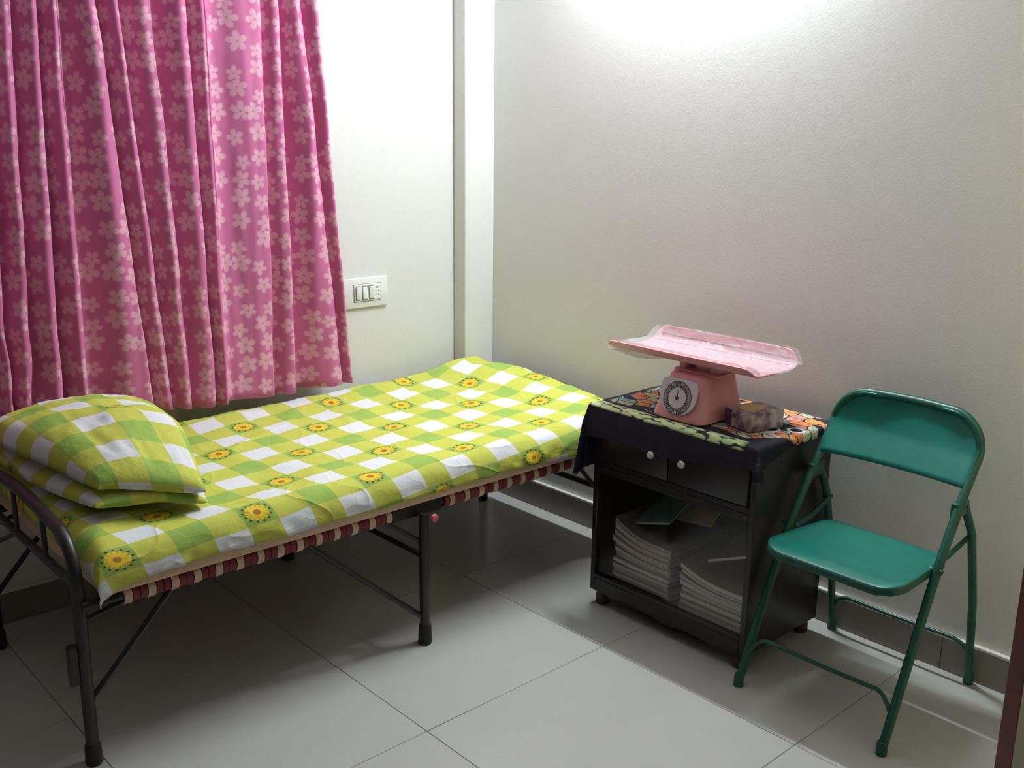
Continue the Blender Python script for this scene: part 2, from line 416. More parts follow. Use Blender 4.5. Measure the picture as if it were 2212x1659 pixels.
# doorway frame and open door leaf (hinged on the right wall, standing open)
fr = MB().box(XB-.012, XB+.12, DY1, DY1+.07, 0, DZ+.06, .003, 1).box(XB-.012, XB+.12, DY0-.07, DY0, 0, DZ+.06, .003, 1).box(XB-.012, XB+.12, DY0, DY1, DZ, DZ+.06, .003, 1)
struct(fr.build('trim_1', M['door_edge'], smooth=False), 'brown wooden door frame')
DX = 1.870
d = struct(MB().box(DX+.004, 2.505, .6005, .6295, .012, 2.04).build('door_1', M['door_face'], smooth=False), 'cream door leaf with brown edge, standing open')
MB().box(DX, DX+.0042, .60, .63, .012, 2.04, .001, 1).build('edge_band', M['door_edge'], d, smooth=False)
for z in (.25, 1.05, 1.8):
    MB().tube([(2.512, .597, z), (2.512, .597, z+.1)], .007, 8).build('hinge', M['metal'], d)

# ------------------------------------------------------------------ tube light on the right wall (just above the picture)
TY, TZ, TX, TL = 1.93, 2.20, 2.456, .42
t = thing('tube_light', (XB, TY, TZ), 'white wall mounted tube light glowing above the cabinet', 'lamp')
MB().box(2.471, 2.5249, TY-TL-.03, TY+TL+.03, TZ-.018, TZ+.022, .004, 2).build('housing', M['fixture'], t)
tb = MB().tube([(TX, TY-TL, TZ), (TX, TY+TL, TZ)], .013, 12).build('tube', M['tube'], t)
for s_ in (-1, 1):
    MB().box(TX-.016, 2.480, TY+s_*(TL+.012)-.012, TY+s_*(TL+.012)+.012, TZ-.017, TZ+.018, .004, 2).build('end_cap', M['fixture'], t)

# ------------------------------------------------------------------ curtain and rod
RX0, RX1, RZ, RY = .25, 1.90, 2.18, 2.862
t = thing('curtain_rod', (1.1, YA, RZ), 'metal curtain rod fixed above the pink curtain', 'curtain rod')
MB().tube([(RX0, RY, RZ), (RX1, RY, RZ)], .010, 12).build('rod', M['rod'], t)
for x, s_ in ((RX0, -1), (RX1, 1)):
    MB().lathe([(.004, 0), (.014, .008*s_), (.019, .022*s_), (.012, .040*s_), (.003, .046*s_)], (x, RY, RZ), 'x', 14).build('finial', M['rod'], t)
    MB().box(x-s_*.03-.009, x-s_*.03+.009, RY-.004, YA-.0005, RZ-.013, RZ-.005, .001, 1).box(x-s_*.03-.012, x-s_*.03+.012, YA-.006, YA-.0005, RZ-.04, RZ+.03, .001, 1).build('bracket', M['rod'], t)
RT = [.33, .42, .50, .58, .655, .735, .805, .874, .938, .991, 1.085, 1.145, 1.236, 1.338, 1.394, 1.569, 1.632, 1.709, 1.766]
RB = [.29, .39, .48, .56, .63, .70, .765, .825, .900, .971, 1.146, 1.205, 1.268, 1.350, 1.390, 1.556, 1.634, 1.800, 1.842]
AMP = [1]*len(RT)
AMP[14] = .35; AMP[15] = .75; AMP[12] = .8; AMP[13] = 1.1
def csection(z):
    a = (z-1.735)/(.70-1.735)
    X = [t_+(b_-t_)*a for t_, b_ in zip(RT, RB)]
    yf0 = 2.822+.012*sm(.9, 2.1, z)
    pts = [(X[0]-.02, yf0+.05)]
    for i in range(len(X)):
        jit = .008*ns(i*3.7, z*.9, 2)
        yf = yf0+jit
        if i == len(X)-1:
            pts.append((X[i]-.004, yf+.012)); pts.append((X[i], yf+.022)); pts.append((X[i]-.012, yf+.036)); break
        g = X[i+1]-X[i]; am = min(.066, .022+.46*g)*AMP[i]*(1+.35*ns(i*2.3, 5))*(1-.35*sm(1.6, 2.15, z))
        wob = .006*ns(i*5.1, z*2.2, 7)
        pts.append((X[i], yf+.20*am))
        pts.append((X[i]+.045*g, yf+.66*am))
        pts.append((X[i]+.19*g+wob, yf+am))
        pts.append((X[i]+.40*g+wob, yf+.62*am))
        pts.append((X[i]+.58*g, yf+.20*am))
        pts.append((X[i]+.76*g, yf))
        pts.append((X[i]+.92*g, yf+.06*am))
    return crom([(p[0], p[1], 0) for p in pts], 4)
ZT = 2.185
def hemz(x): return .552+.010*sm(1.62, 1.40, x)+.012*sm(1.36, 1.15, x)-.006*sm(1.40, 1.37, x)*sm(1.2, 1.33, x)
nz_ = 70
rows = []
for i in range(nz_+1):
    tt = i/nz_
    zz = ZT-(ZT-.56)*tt
    sec = csection(zz)
    row = []
    for p in sec:
        z = ZT-(ZT-hemz(p.x))*tt
        # loosely bunched cloth at the lower left, pushed out over the pillows
        b = sm(1.08, .72, p.x)*sm(1.10, .62, z)
        dx = b*(.034*ns(p.x*9, z*6, 1)); dy = b*(.024*ns(p.x*14, z*7, 4)-.004)
        dx += .004*ns(p.x*6, z*5, 9); dy += .003*ns(p.x*25, z*9, 3)+.007*ns(p.x*30, z*.9, 11)
        row.append(Vector((p.x+dx, min(p.y+dy, 2.905), z)))
    rows.append(row)
mid = rows[nz_//2]; arc = [0]
for a_, b_ in zip(mid[:-1], mid[1:]): arc.append(arc[-1]+(b_-a_).length)
mb = MB(); n = len(mid)
mb.v = [p for r_ in rows for p in r_]
mb.f = [(i*n+j, i*n+j+1, (i+1)*n+j+1, (i+1)*n+j) for i in range(nz_) for j in range(n-1)]
mb.uv = [(arc[j], p.z) for r_ in rows for j, p in enumerate(r_)]
cu = mb.build('curtain', M['curtain'], origin=(1.1, RY, .56), angle=180)
tag(cu, 'pink curtain with pale blossoms hanging in folds behind the bed', 'curtain')
so = cu.modifiers.new('thickness', 'SOLIDIFY'); so.thickness = .0016; so.offset = 0

# ------------------------------------------------------------------ switch board on the back wall
t = thing('switch_board', (1.98, YA, .785), 'white plastic switch board with socket on the wall beside the curtain', 'switch')
SX0, SX1, SZ0, SZ1 = 1.886, 2.073, .785, .890
MB().box(SX0, SX1, YA-.011, YA-.0002, SZ0, SZ1, .004, 2).build('plate', M['white_plastic'], t)
ix0, ix1, iz0, iz1 = 1.929, 2.040, .808, .867
MB().box(ix0, ix1, YA-.0145, YA-.010, iz0, iz1, .0012, 1).build('module_frame', M['white_plastic'], t)
MB().box(ix0-.002, ix1+.002, YA-.0113, YA-.0105, iz0-.002, iz1+.002).build('shadow_gap', M['switch_grey'], t, smooth=False)
mw = (ix1-ix0-.006)/4.6
for i in range(3):
    x0 = ix0+.003+i*mw*1.2
    sw = MB().box(x0+.0012, x0+mw*1.05, YA-.0152, YA-.0140, iz0+.004, iz1-.004, .0005, 1).build('switch', M['switch_grey'], t)
    m_ = Matrix.Translation((x0+mw*.55, YA-.0165, (iz0+iz1)/2)) @ Matrix.Rotation(math.radians(5 if i != 1 else -5), 4, 'X')
    MB().box(-mw*.40, mw*.40, -.003, .003, -(iz1-iz0)/2+.008, (iz1-iz0)/2-.008, .001, 2, m_).build('rocker', M['white_plastic'], sw)
x0 = ix1-.003-mw*1.05
so_ = MB().box(x0-.004, ix1-.003, YA-.0162, YA-.0140, iz0+.004, iz1-.004, .0008, 1).build('socket', M['white_plastic'], t)
cx_ = (x0-.004+ix1-.003)/2; cz_ = (iz0+iz1)/2
for dx_, dz_, rr_ in ((0, .016, .0032), (-.0065, .003, .002), (.0065, .003, .002), (-.0065, -.010, .002), (.0065, -.010, .002)):
    MB().lathe([(rr_, -.0168), (rr_, -.0160)], (cx_+dx_, YA, cz_+dz_), 'y', 10).build('pin_hole', M['black'], so_, smooth=False)

# ------------------------------------------------------------------ folding cot
cot = thing('folding_cot', (1.53, 2.44, 0), 'dark metal folding cot with maroon and cream webbing', 'bed')
HX, FX = .655, 2.405
YR0, YR1, ZR = 2.078, 2.80, .392
def hoop(x, y0, y1, zt, name):
    R_ = .095; zc = zt-R_-.004
    pts = [(x, y0, .0), (x, y0, .20)]+([(x, y0-.004, .40)] if zc > .43 else [])
    pts.append((x, y0-.002, zc))
    for i in range(1, 8):
        a = PI/2*i/8; pts.append((x, y0+R_-R_*math.cos(a), zc+R_*math.sin(a)))
    pts += [(x, y0+R_+.03, zt-.002), (x, (y0+y1)/2, zt+.014), (x, y1-R_-.03, zt-.002)]
    for i in range(7, 0, -1):
        a = PI/2*i/8; pts.append((x, y1-R_+R_*math.cos(a), zc+R_*math.sin(a)))
    pts += [(x, y1, zc), (x, y1, .20), (x, y1, 0)]
    h = MB().tube(crom(pts, 3), .0145, 12).build(name, M['pipe'], cot)
    for y in (y0, y1):
        MB().lathe([(.0170, .001), (.0195, .006), (.0180, .045), (.0155, .052)], (x, y, 0), 'z', 14).build('foot_cap', M['rubber'], h)
    return h
hh = hoop(HX, 2.096, 2.785, .548, 'head_hoop')
MB().tube([(HX, 2.10, .434), (HX, 2.78, .434)], .0105, 10).build('head_crossbar', M['pipe'], cot)
for y in (2.285, 2.49, 2.66):
    MB().tube([(HX, y, .436), (HX, y, .552)], .0062, 8).build('head_rod', M['pipe'], cot)
hoop(FX, 2.096, 2.785, .374, 'foot_hoop')
MB().tube([(FX, 2.10, .22), (FX, 2.78, .22)], .0105, 10).build('foot_crossbar', M['pipe'], cot)
for y in (YR0, YR1):
    MB().tube([(HX, y, ZR), (1.475, y, ZR)], .0115, 10).build('side_rail', M['pipe'], cot)
    MB().tube([(1.625, y, ZR), (FX, y, ZR)], .0115, 10).build('side_rail', M['pipe'], cot)
    # hinge plate over the folding joint
    MB().box(1.465, 1.635, y-.010, y+.004, ZR-.022, ZR+.014, .003, 1).build('hinge_plate', M['pipe'], cot)
for y, s_ in ((2.042, 1), (2.79, -1)):
    lg = MB().tube([(1.552, y, 0), (1.552, y, ZR-.005)], .0140, 12).build('middle_leg', M['pipe'], cot)
    MB().lathe([(.0185, .001), (.0205, .006), (.0175, .055), (.0150, .060)], (1.552, y, 0), 'z', 14).build('foot_cap', M['rubber'], lg)
    MB().tube([(1.552, y+.004, .075), (1.21, y+.030*s_, ZR-.012)], .0075, 8).build('diagonal_brace', M['pipe'], cot)
    MB().tube([(1.552, y+.010, .300), (1.44, y+.030*s_, ZR-.010)], .0065, 8).build('short_brace', M['pipe'], cot)
    MB().lathe([(.010, -.016*s_), (.012, -.020*s_), (.010, -.026*s_), (.004, -.028*s_)], (1.572, y, .374), 'y', 14).build('pivot_cap', M['redcap'], cot)
MB().tube([(1.552, 2.045, .26), (1.552, 2.785, .26)], .008, 8).build('middle_crossbar', M['pipe'], cot)
for y, s_ in ((2.096, 1), (2.785, -1)):
    MB().tube([(HX, y, .150), (.865, y-.01*s_, ZR-.015)], .0075, 8).build('diagonal_brace', M['pipe'], cot)
    MB().tube([(HX, y, .350), (.815, y-.012*s_, ZR-.004)], .0065, 8).build('short_brace', M['pipe'], cot)
    MB().tube([(FX, y, .150), (2.19, y-.01*s_, ZR-.015)], .0075, 8).build('diagonal_brace', M['pipe'], cot)
    MB().tube([(FX, y, .350), (2.24, y-.012*s_, ZR-.004)], .0065, 8).build('short_brace', M['pipe'], cot)
MB().tube([(HX, 2.785, .300), (HX, 2.50, .430)], .0065, 8).build('head_diagonal', M['pipe'], cot)
MB().box(HX-.034, HX-.012, 2.088, 2.108, .205, .300, .003, 1).build('latch_plate', M['pipe'], cot)
# webbing straps: a flat band over the frame that loops round both rails
M['web_cream'] = mat('cream_webbing', lin(214, 186, 162), .8, var=.12, vscale=120, bump=.3, bscale=500)
M['web_maroon'] = mat('maroon_webbing', lin(128, 52, 54), .8, var=.2, vscale=120, bump=.3, bscale=500)
def strap_mesh(w, ro, drop):
    # closed outline in (y,z) of a band round the two rails
    pts = []
    for i in range(9):
        a = PI/2+PI*i/8; pts.append((YR0+ro*math.cos(a), ZR+ro*math.sin(a)*(1+(drop if math.sin(a) < 0 else 0))))
    ym = (YR0+YR1)/2
    pts += [(YR0+.03, ZR-ro*.8), (ym, ZR-ro*.75), (YR1-.03, ZR-ro*.8)]
    for i in range(9):
        a = -PI/2+PI*i/8; pts.append((YR1+ro*math.cos(a), ZR+ro*math.sin(a)))
    pts += [(YR1-.1, ZR+.007), (ym, ZR+.004), (YR0+.1, ZR+.007)]
    th = .0018; n = len(pts); c = Vector((ym, ZR))
    vs = []
    for x in (-w/2, w/2):
        for i, p in enumerate(pts):
            vs.append((x, p[0], p[1]))
        for i, p in enumerate(pts):
            q0, q1 = Vector(pts[i-1]), Vector(pts[(i+1) % n]); tt = (q1-q0).normalized(); nn = Vector((-tt.y, tt.x))
            vs.append((x, p[0]+nn.x*th, p[1]+nn.y*th))
    fs = []
    for i in range(n):
        j = (i+1) % n
        fs += [(i, j, 2*n+j, 2*n+i), (n+i, 3*n+i, 3*n+j, n+j), (i, n+i, n+j, j), (2*n+i, 2*n+j, 3*n+j, 3*n+i)]
    mb = MB(); mb.add(vs, fs); return mb
srcs = {}
def strap(kind, x, m_, w, ro, drop):
    if kind not in srcs:
        mb = strap_mesh(w, ro, drop); mb.v = [v+Vector((cot.location.x, 0, 0)) for v in mb.v]
        o = mb.build('webbing_strap', m_, cot); srcs[kind] = o; o.location = (x-cot.location.x, 0, 0)
    else:
        o = srcs[kind]; c = o.copy(); COL.objects.link(c); c.name = 'webbing_strap'; c.parent = cot; c.location = (x-cot.location.x, 0, 0)
x = .752
while x < 2.36:
    if not (1.462 < x < 1.645):
        strap('c%d' % (int(x*1000) % 2), x, M['web_cream'], .0175, .0165, .35+.25*(int(x*1000) % 2))
    for dx_ in (.0185, .0355):
        if not (1.462 < x+dx_ < 1.645): strap('m', x+dx_, M['web_maroon'], .0150, .0160, .22)
    x += .0540

# ------------------------------------------------------------------ mattress, sheet, pillows
MX0, MX1, MY0, MY1, MZ0, MZ1 = .695, 2.440, 2.052, 2.872, .411, .512
def fold(u, lo, hi, r):
    if u > hi-r:
        a = (u-(hi-r))/r
        return (hi-r+r*math.sin(a), r*(1-math.cos(a))) if a < PI/2 else (hi, r+(u-(hi-r)-r*PI/2))
    if u < lo+r:
        a = ((lo+r)-u)/r
        return (lo+r-r*math.sin(a), r*(1-math.cos(a))) if a < PI/2 else (lo, r+((lo+r)-u-r*PI/2))
    return (u, 0)
def topz(x, y):
    z = MZ1+.014*math.sin(PI*max(0, min(1, (y-MY0)/(MY1-MY0))))
    z += .010*sm(2.2, 2.9, y)
    z += .030*sm(2.16, 2.33, x)*(0.35+.65*sm(2.1, 2.6, y))
    z += .010*sm(1.9, 2.1, x)*sm(2.75, 2.87, y)
    return z
mm = MB()
mm.box(MX0, MX1-.004, MY0, MY1, MZ0, MZ1-.03, .008, 3)
ma = mm.build('mattress', M['tan'], origin=((MX0+MX1)/2, (MY0+MY1)/2, MZ0))
tag(ma, 'thin tan mattress showing below the checked sheet on the cot', 'mattress')
RS = .048
SY0, SY1 = MY0-.006, MY1+.005; SX0_, SX1_ = MX0-.010, MX1+.006
def sheet_pt(u, v):
    X, dxx = fold(u, SX0_, SX1_, RS); Y, dyy = fold(v, SY0, SY1, RS)
    d = max(dxx, dyy)+.35*min(dxx, dyy)
    z = topz(X, Y)-d
    side = sm(.02, .07, dyy)
    # shallow creases on the top, puckers on the side
    w1 = .0055*ns(X*5, Y*7, 1)+.0030*ns(X*13+Y*7, Y*15, 3)
    ridge = 1-abs(ns(X*3.1+Y*2.2, Y*5.5-X*1.3, 5))*2
    w1 += .010*max(0, ridge-.62)**1.3
    rb = 1-abs(ns(X*2.3-Y*4.0, Y*2.6+X*3.0, 15))*2.2
    w1 += .010*max(0, rb-.7)
    z += (1-side)*w1
    pk = side*(.010*ns(X*11+z*18, 3, 1)+.007*ns(X*26-z*22, 5, z*12))
    Y += -abs(pk)-(side*.002) if v < (SY0+SY1)/2 else 0
    if dxx > .02 and u < 1: X += -.003*abs(ns(Y*14, 2))
    return Vector((X, Y, z))
def lat(u, v):
    # unrolled sheet position -> stripe coordinates, measured from the blossoms in the photograph
    x, y = u-1.5, v-2.45
    xq = max(-.9, min(.9, x))
    i = -1.058+5.847*x+.359*y+.276*x*y-.054*xq*xq-2.108*y*y
    j = -1.269-.836*x+6.459*y-.479*x*y-.148*xq*xq-3.098*y*y
    return (2*i+1.5, 2*j+1.5)
def unroll(u): return u
U0, U1 = SX0_-.045, SX1_+.055
V1 = SY1+.03
NU, NV = 190, 110
def hem0(u):     # lower edge of the front side
    X = u
    d = .047+.006*ns(X*4.1, 1)+.004*ns(X*11, 8)
    d += .020*sm(.80, .68, X)-.004*sm(.8, .95, X)*sm(1.1, .95, X)
    d += .010*sm(1.85, 2.15, X)
    return SY0-.054-d+.047
mb = MB()
def sfn(a, b):
    u = U0+(U1-U0)*a; v0 = hem0(u); v = v0+(V1-v0)*b
    return sheet_pt(u, v)
def suv(a, b):
    u = U0+(U1-U0)*a; v0 = hem0(u); v = v0+(V1-v0)*b
    return lat(u, v)
mb.grid(NU, NV, sfn, suv)
sh = mb.build('bed_sheet', M['gingham'], origin=(1.5, 2.45, MZ0), angle=180)
so = sh.modifiers.new('thickness', 'SOLIDIFY'); so.thickness = .0025; so.offset = 1
tag(sh, 'green and white checked bed sheet with sunflowers spread over the mattress', 'bed sheet')

def pillow(name, label, cor, Ht, Hb, seam, uvo, seed, px_, pu=.40):
    # cor: seam corners front-left, front-right, back-right, back-left; seam(u,v): height of the seam surface
    mb = MB(); N_ = 48
    FL, FR, BR, BL = [Vector(c) for c in cor]
    def pos(u, v, s):
        e = max(0, (1-u**4))*max(0, (1-v**4))
        a, b = (u+1)/2, (v+1)/2
        # sides bow outwards a little between the corners, corners stay as small ears
        a2 = a; b2 = b
        p = FL*(1-a2)*(1-b2)+FR*a2*(1-b2)+BR*a2*b2+BL*(1-a2)*b2
        wdt = ((FR-FL)*(1-b)+(BR-BL)*b); ln = (BL-FL)
        p += wdt*(px_*u*(1-v*v)*abs(u)**2)
        h = (max(0, 1-u*u)**pu)*(max(0, 1-v*v)**.36)
        h *= 1+.12*ns(u*1.6+seed, v*1.9)
        cre = .007*ns(u*4+seed, v*5)*e+.004*ns(u*9+seed, v*7, 3)*e
        # gathers running in from the front end
        g = sm(-.45, -1, v)*e
        cre += .010*g*ns(u*7+seed, v*2, 9)
        return Vector((p.x, p.y, seam(u, v)+(Ht*h+cre if s > 0 else -Hb*h)))
    def arc(u): return math.copysign(abs(u)**1.0, u)
    def uvf(u, v, s):
        bb = (v+1)/2; bu = u*(.135+.075*bb)+.05*u*abs(u)**4; bv = v*.345+.05*v*abs(v)**5
        if s < 0: bu = .50-bu
        return (uvo[0]+bu/.086, uvo[1]+bv/.086)
    def tp(t): return math.sin((t-.5)*PI)     # denser towards the rim
    for s in (1, -1):
        mb.grid(N_, N_, lambda p, q: pos(tp(p), tp(q), s), lambda p, q: uvf(tp(p), tp(q), s))
    o = mb.build(name, M['pillow'], origin=(.87, 2.45, MZ1+.02), angle=180)
    # sew the two faces together along the seam without losing their separate print
    bm = bmesh.new(); bm.from_mesh(o.data); bmesh.ops.remove_doubles(bm, verts=bm.verts, dist=1e-5)
    bmesh.ops.recalc_face_normals(bm, faces=bm.faces); bm.to_mesh(o.data); bm.free(); finish(o, True, 180)
    return tag(o, label, 'pillow', 'checked pillows stacked at the bed head')
PZ = .532
pillow('pillow', 'checked sunflower pillow lying on the sheet, the lower of two',
       [(.742, 2.185, 0), (.975, 2.120, 0), (1.055, 2.775, 0), (.690, 2.775, 0)], .055, .030,
       lambda u, v: PZ+.034-.026*sm(-.55, -1, v)*sm(0, 1, u), (.6, .3), 3.1, .10)
pillow('pillow', 'checked sunflower pillow lying on another pillow, the upper of two',
       [(.755, 2.195, 0), (.968, 2.108, 0), (1.075, 2.785, 0), (.680, 2.785, 0)], .094, -.014,
       lambda u, v: PZ+.088-.050*sm(-.2, -1, v)*(.35+.65*sm(-1, 1, u)), (1.05, 1.55), 8.4, .10, .30)

# ------------------------------------------------------------------ black cabinet
CX0, CX1, CY0, CY1, CZ = 2.082, 2.440, 1.355, 1.915, .630
cab = thing('cabinet', ((CX0+CX1)/2, (CY0+CY1)/2, 0), 'black cabinet with two drawers above sliding glass doors', 'cabinet')
T = .018; BZ = .045
MB().box(CX0+.004, CX1, CY0, CY0+T, BZ, CZ-T, .0015, 1).build('side_panel', M['cab'], cab)
MB().box(CX0+.004, CX1, CY1-T, CY1, BZ, CZ-T, .0015, 1).build('side_panel', M['cab'], cab)
MB().box(CX0-.006, CX1, CY0-.006, CY1+.006, CZ-T, CZ, .003, 2).build('top_board', M['cab'], cab)
MB().box(CX0+.002, CX1, CY0+T, CY1-T, BZ, .088, .0015, 1).build('bottom_board', M['cab'], cab)
MB().box(CX1-.008, CX1, CY0+T, CY1-T, BZ+T, CZ-T).build('back_board', M['cab_in'], cab, smooth=False)
MB().box(CX0+.004, CX1-.008, CY0+T, CY1-T, .445, .463, .0015, 1).build('divider_shelf', M['cab'], cab)
YM = (CY0+CY1)/2
for s_ in (-1, 1):
    a_, b_ = (CY0+T+.002, YM-.0015) if s_ < 0 else (YM+.0015, CY1-T-.002)
    dr = MB().box(CX0-.004, CX0+.016, a_, b_, .467, CZ-T-.003, .003, 2).build('drawer', M['cab'], cab)
    ky = YM-.058 if s_ < 0 else YM+.048
    MB().lathe([(.004, 0), (.004, -.006), (.009, -.010), (.0115, -.017), (.0085, -.023), (.003, -.025)], (CX0-.004, ky, .534), 'x', 12).build('knob', M['crystal'], dr)
MB().box(CX0+.002, CX0+.020, CY0+T, CY1-T, .088, .100, .001, 1).build('door_track', M['cab'], cab)
MB().box(CX0+.002, CX0+.020, CY0+T, CY1-T, .425, .445, .001, 1).build('door_track', M['cab'], cab)
MB().box(CX0+.005, CX0+.009, CY0+T+.001, YM+.006, .092, .440, .0008, 1).build('glass_pane', M['glass'], cab)
MB().box(CX0+.0125, CX0+.0165, YM-.006, CY1-T-.001, .092, .440, .0008, 1).build('glass_pane', M['glass'], cab)
pl = []
for i in range(25):
    y = CY0+.01+(CY1-CY0-.02)*i/24; q = i/24
    pl.append((y, BZ-.005-.014*abs(math.sin(q*PI*3))**1.5))
poly = [(CY0+.01, BZ)]+pl+[(CY1-.01, BZ)]
MB().prism(poly, lambda a, b, d: (CX0+.02+d, a, b), .014).build('apron', M['redwood'], cab)
for x in (CX0+.03, CX1-.03):
    for y in (CY0+.03, CY1-.03):
        MB().lathe([(.016, 0), (.021, .006), (.021, .028), (.015, BZ)], (x, y, 0), 'z', 12).build('foot', M['redwood'], cab)

# magazines inside the cabinet, seen through the glass
MAGC = [(196, 186, 168), (178, 170, 150), (206, 200, 190), (150, 132, 104), (188, 176, 172), (168, 150, 146), (202, 190, 158), (140, 128, 120)]
pagem = [mat('magazine_pages', lin(*c), .8, var=.08, vscale=300) for c in ((222, 214, 200), (205, 194, 172), (196, 180, 168), (214, 208, 204))]
magm = [mat('magazine_cover', lin(*c), .4, var=.12, vscale=25) for c in MAGC]
def magazine(loc, w, dpt, th, cm, label, rz=0, tilt=None, bend=0.0, group='magazines in the glass cabinet'):
    t = thing('magazine', loc, label, 'magazine', group)
    lx, ly, lz = loc
    def blk(z0, z1, ins, m_, nm, par):
        mb = MB(); n = 10
        def zc(y):          # loose end of the magazine curls up against the cabinet side
            q = max(0, (y+w*.15)/(w*.65)); return bend*q*q
        vs = []; fs = []
        for i in range(n+1):
            y = -w/2+ins+(w-2*ins)*i/n
            for x in (ins, dpt-ins):
                for z in (z0, z1): vs.append((lx+x, ly+y, lz+z+zc(y)))
        for i in range(n):
            b = i*4
            fs += [(b, b+4, b+5, b+1), (b+2, b+3, b+7, b+6), (b+1, b+5, b+7, b+3), (b, b+2, b+6, b+4)]
        fs += [(0, 1, 3, 2), (n*4, n*4+2, n*4+3, n*4+1)]
        return mb.add(vs, fs).build(nm, m_, par, smooth=False)
    blk(.0008, th-.0008, .002, pagem[int(lz*1000) % 4], 'pages', t)
    blk(0, .0008, 0, cm, 'cover', t); blk(th-.0008, th, 0, cm, 'cover', t)
    t.rotation_euler = tilt or (0, 0, rz)
    return t
fz = .0885
ORD = ['lowest', 'second', 'third', 'fourth', 'fifth', 'sixth', 'seventh', 'eighth', 'ninth', 'tenth', 'eleventh', 'twelfth', 'thirteenth']
for side, (yc, wdt, cnt, lab) in enumerate(((1.748, .215, 12, 'left'), (1.492, .225, 9, 'right'))):
    z = fz
    for i in range(cnt):
        th_ = random.choice((.010, .013, .015, .009))
        bd = (.0052 if side == 0 else .0062)*max(0, i-3)
        magazine((2.118+random.uniform(-.003, .012), yc+random.uniform(-.004, .004), z), wdt, .27, th_, magm[(i*5+side*3) % len(magm)], ('topmost' if i == cnt-1 else ORD[i]+('' if i == 0 else ' from bottom'))+' magazine in the '+lab+' stack behind the cabinet glass', 0, None, bd)
        z += th_+.0006
    if side == 0: zl = z
    else: zr = z
teal = mat('teal_yellow_cover', lin(96, 150, 140), .35, var=.2, vscale=14)
beige = mat('beige_cover', lin(170, 152, 118), .4, var=.12, vscale=20)
greyc = mat('grey_cover', lin(120, 108, 108), .4, var=.1, vscale=20)
magazine((2.150, 1.735, zl+.045), .15, .20, .007, teal, 'teal booklet tilted on top of the left magazine stack', tilt=(math.radians(-20), math.radians(-24), 0))
magazine((2.215, 1.650, zl+.060), .17, .20, .006, beige, 'beige booklet leaning between the two magazine stacks', tilt=(math.radians(-12), math.radians(-42), 0))
magazine((2.150, 1.465, zr+.070), .165, .22, .009, greyc, 'dark grey magazine slanting over the right magazine stack', tilt=(math.radians(-24), math.radians(-10), 0))

# ------------------------------------------------------------------ table cloth
TCZ = CZ+.004
TX0, TX1, TYA, TYB = CX0-.014, CX1+.004, CY0-.012, CY1+.012
def tc_pt(u, v):
    X, dxx = fold(u, TX0, TX1, .010); Y, dyy = fold(v, TYA, TYB, .012)
    d = max(dxx, dyy)+.15*min(dxx, dyy)
    z = TCZ-d
    hang = sm(.01, .06, d)
    z += (1-hang)*(.0016*(.5+ns(X*11, Y*12, 2)))
    if dxx > dyy and u < 2.3: X -= hang*(.012*abs(ns(Y*9, 3, z*4))+.004)+dyy*.3
    if dyy >= dxx:
        s_ = 1 if v > 1.6 else -1
        Y += s_*(hang*(.014*abs(ns(X*8, 9, z*5))+.004)+dxx*.2)
    return Vector((X, Y, z))
def tc_edges(a, b):
    # cloth slightly twisted on the cabinet: overhang differs along each side
    fr_ = .080+.018*math.sin(b*5.0)+.008*math.sin(b*13)+.09*sm(.25, .12, b)
    le = .205-.03*a; ri = .020+.050*max(0, 1-a*2.2)
    u = (TX0-fr_)+((TX1-.004)-(TX0-fr_))*a
    v = (TYB+le)+((TYA-ri)-(TYB+le))*b
    return u, v
mb = MB()
def tcuv(a, b):
    u, v = tc_edges(a, b); return ((TYB-v)/(TYB-TYA), (u-TX0)/(TX1-TX0))
mb.grid(70, 90, lambda a, b: tc_pt(*tc_edges(a, b)), tcuv)
tc = mb.build('table_cloth', M['cloth'], origin=((TX0+TX1)/2, (TYA+TYB)/2, CZ), angle=180)
so = tc.modifiers.new('thickness', 'SOLIDIFY'); so.thickness = .0015; so.offset = 1
tag(tc, 'dark navy printed cloth with green leaves and orange patches draped over the cabinet', 'table cloth')

# ------------------------------------------------------------------ baby weighing scale
SZ = .608
sc_ = thing('baby_scale', (2.285, 1.682, SZ), 'pink baby weighing scale with long tray wrapped in clear plastic', 'scale')
def loft(secs, n):
    mb = MB(); vs = []; fs = []
    for s_ in secs: vs += s_
    m = len(secs)
    fs = [(i*n+j, i*n+(j+1) % n, (i+1)*n+(j+1) % n, (i+1)*n+j) for i in range(m-1) for j in range(n)]
    fs += [tuple(range(n))[::-1], tuple((m-1)*n+j for j in range(n))]
    return mb.add(vs, fs)
secs = []
BZ0, BZ1 = SZ, .737
for q, ins in ((0, .006), (.03, .001), (.12, 0), (.95, 0), (.985, .003), (1, .009)):
    z = BZ0+(BZ1-BZ0)*q
    x0 = 2.180+.032*q; x1 = 2.380-.024*q; y0 = 1.600+.020*q; y1 = 1.790-.036*q
    pr = rrect((x1-x0)/2-ins, (y1-y0)/2-ins, .024, 5)
    # front face bows forward a little
    secs.append([((x0+x1)/2+a-(.016*(1-q*.6)*max(0, 1-(b/((y1-y0)/2))**2) if a < 0 else 0), (y0+y1)/2+b, z) for a, b in pr])
loft(secs, len(pr)).build('body', M['pink'], sc_, angle=50)
sc_.location = (2.201, 1.620, CZ+.008); sc_.scale = (.963, .963, .963)  # whole weighing scale scaled about the camera: shrunk and moved nearer along the line of sight
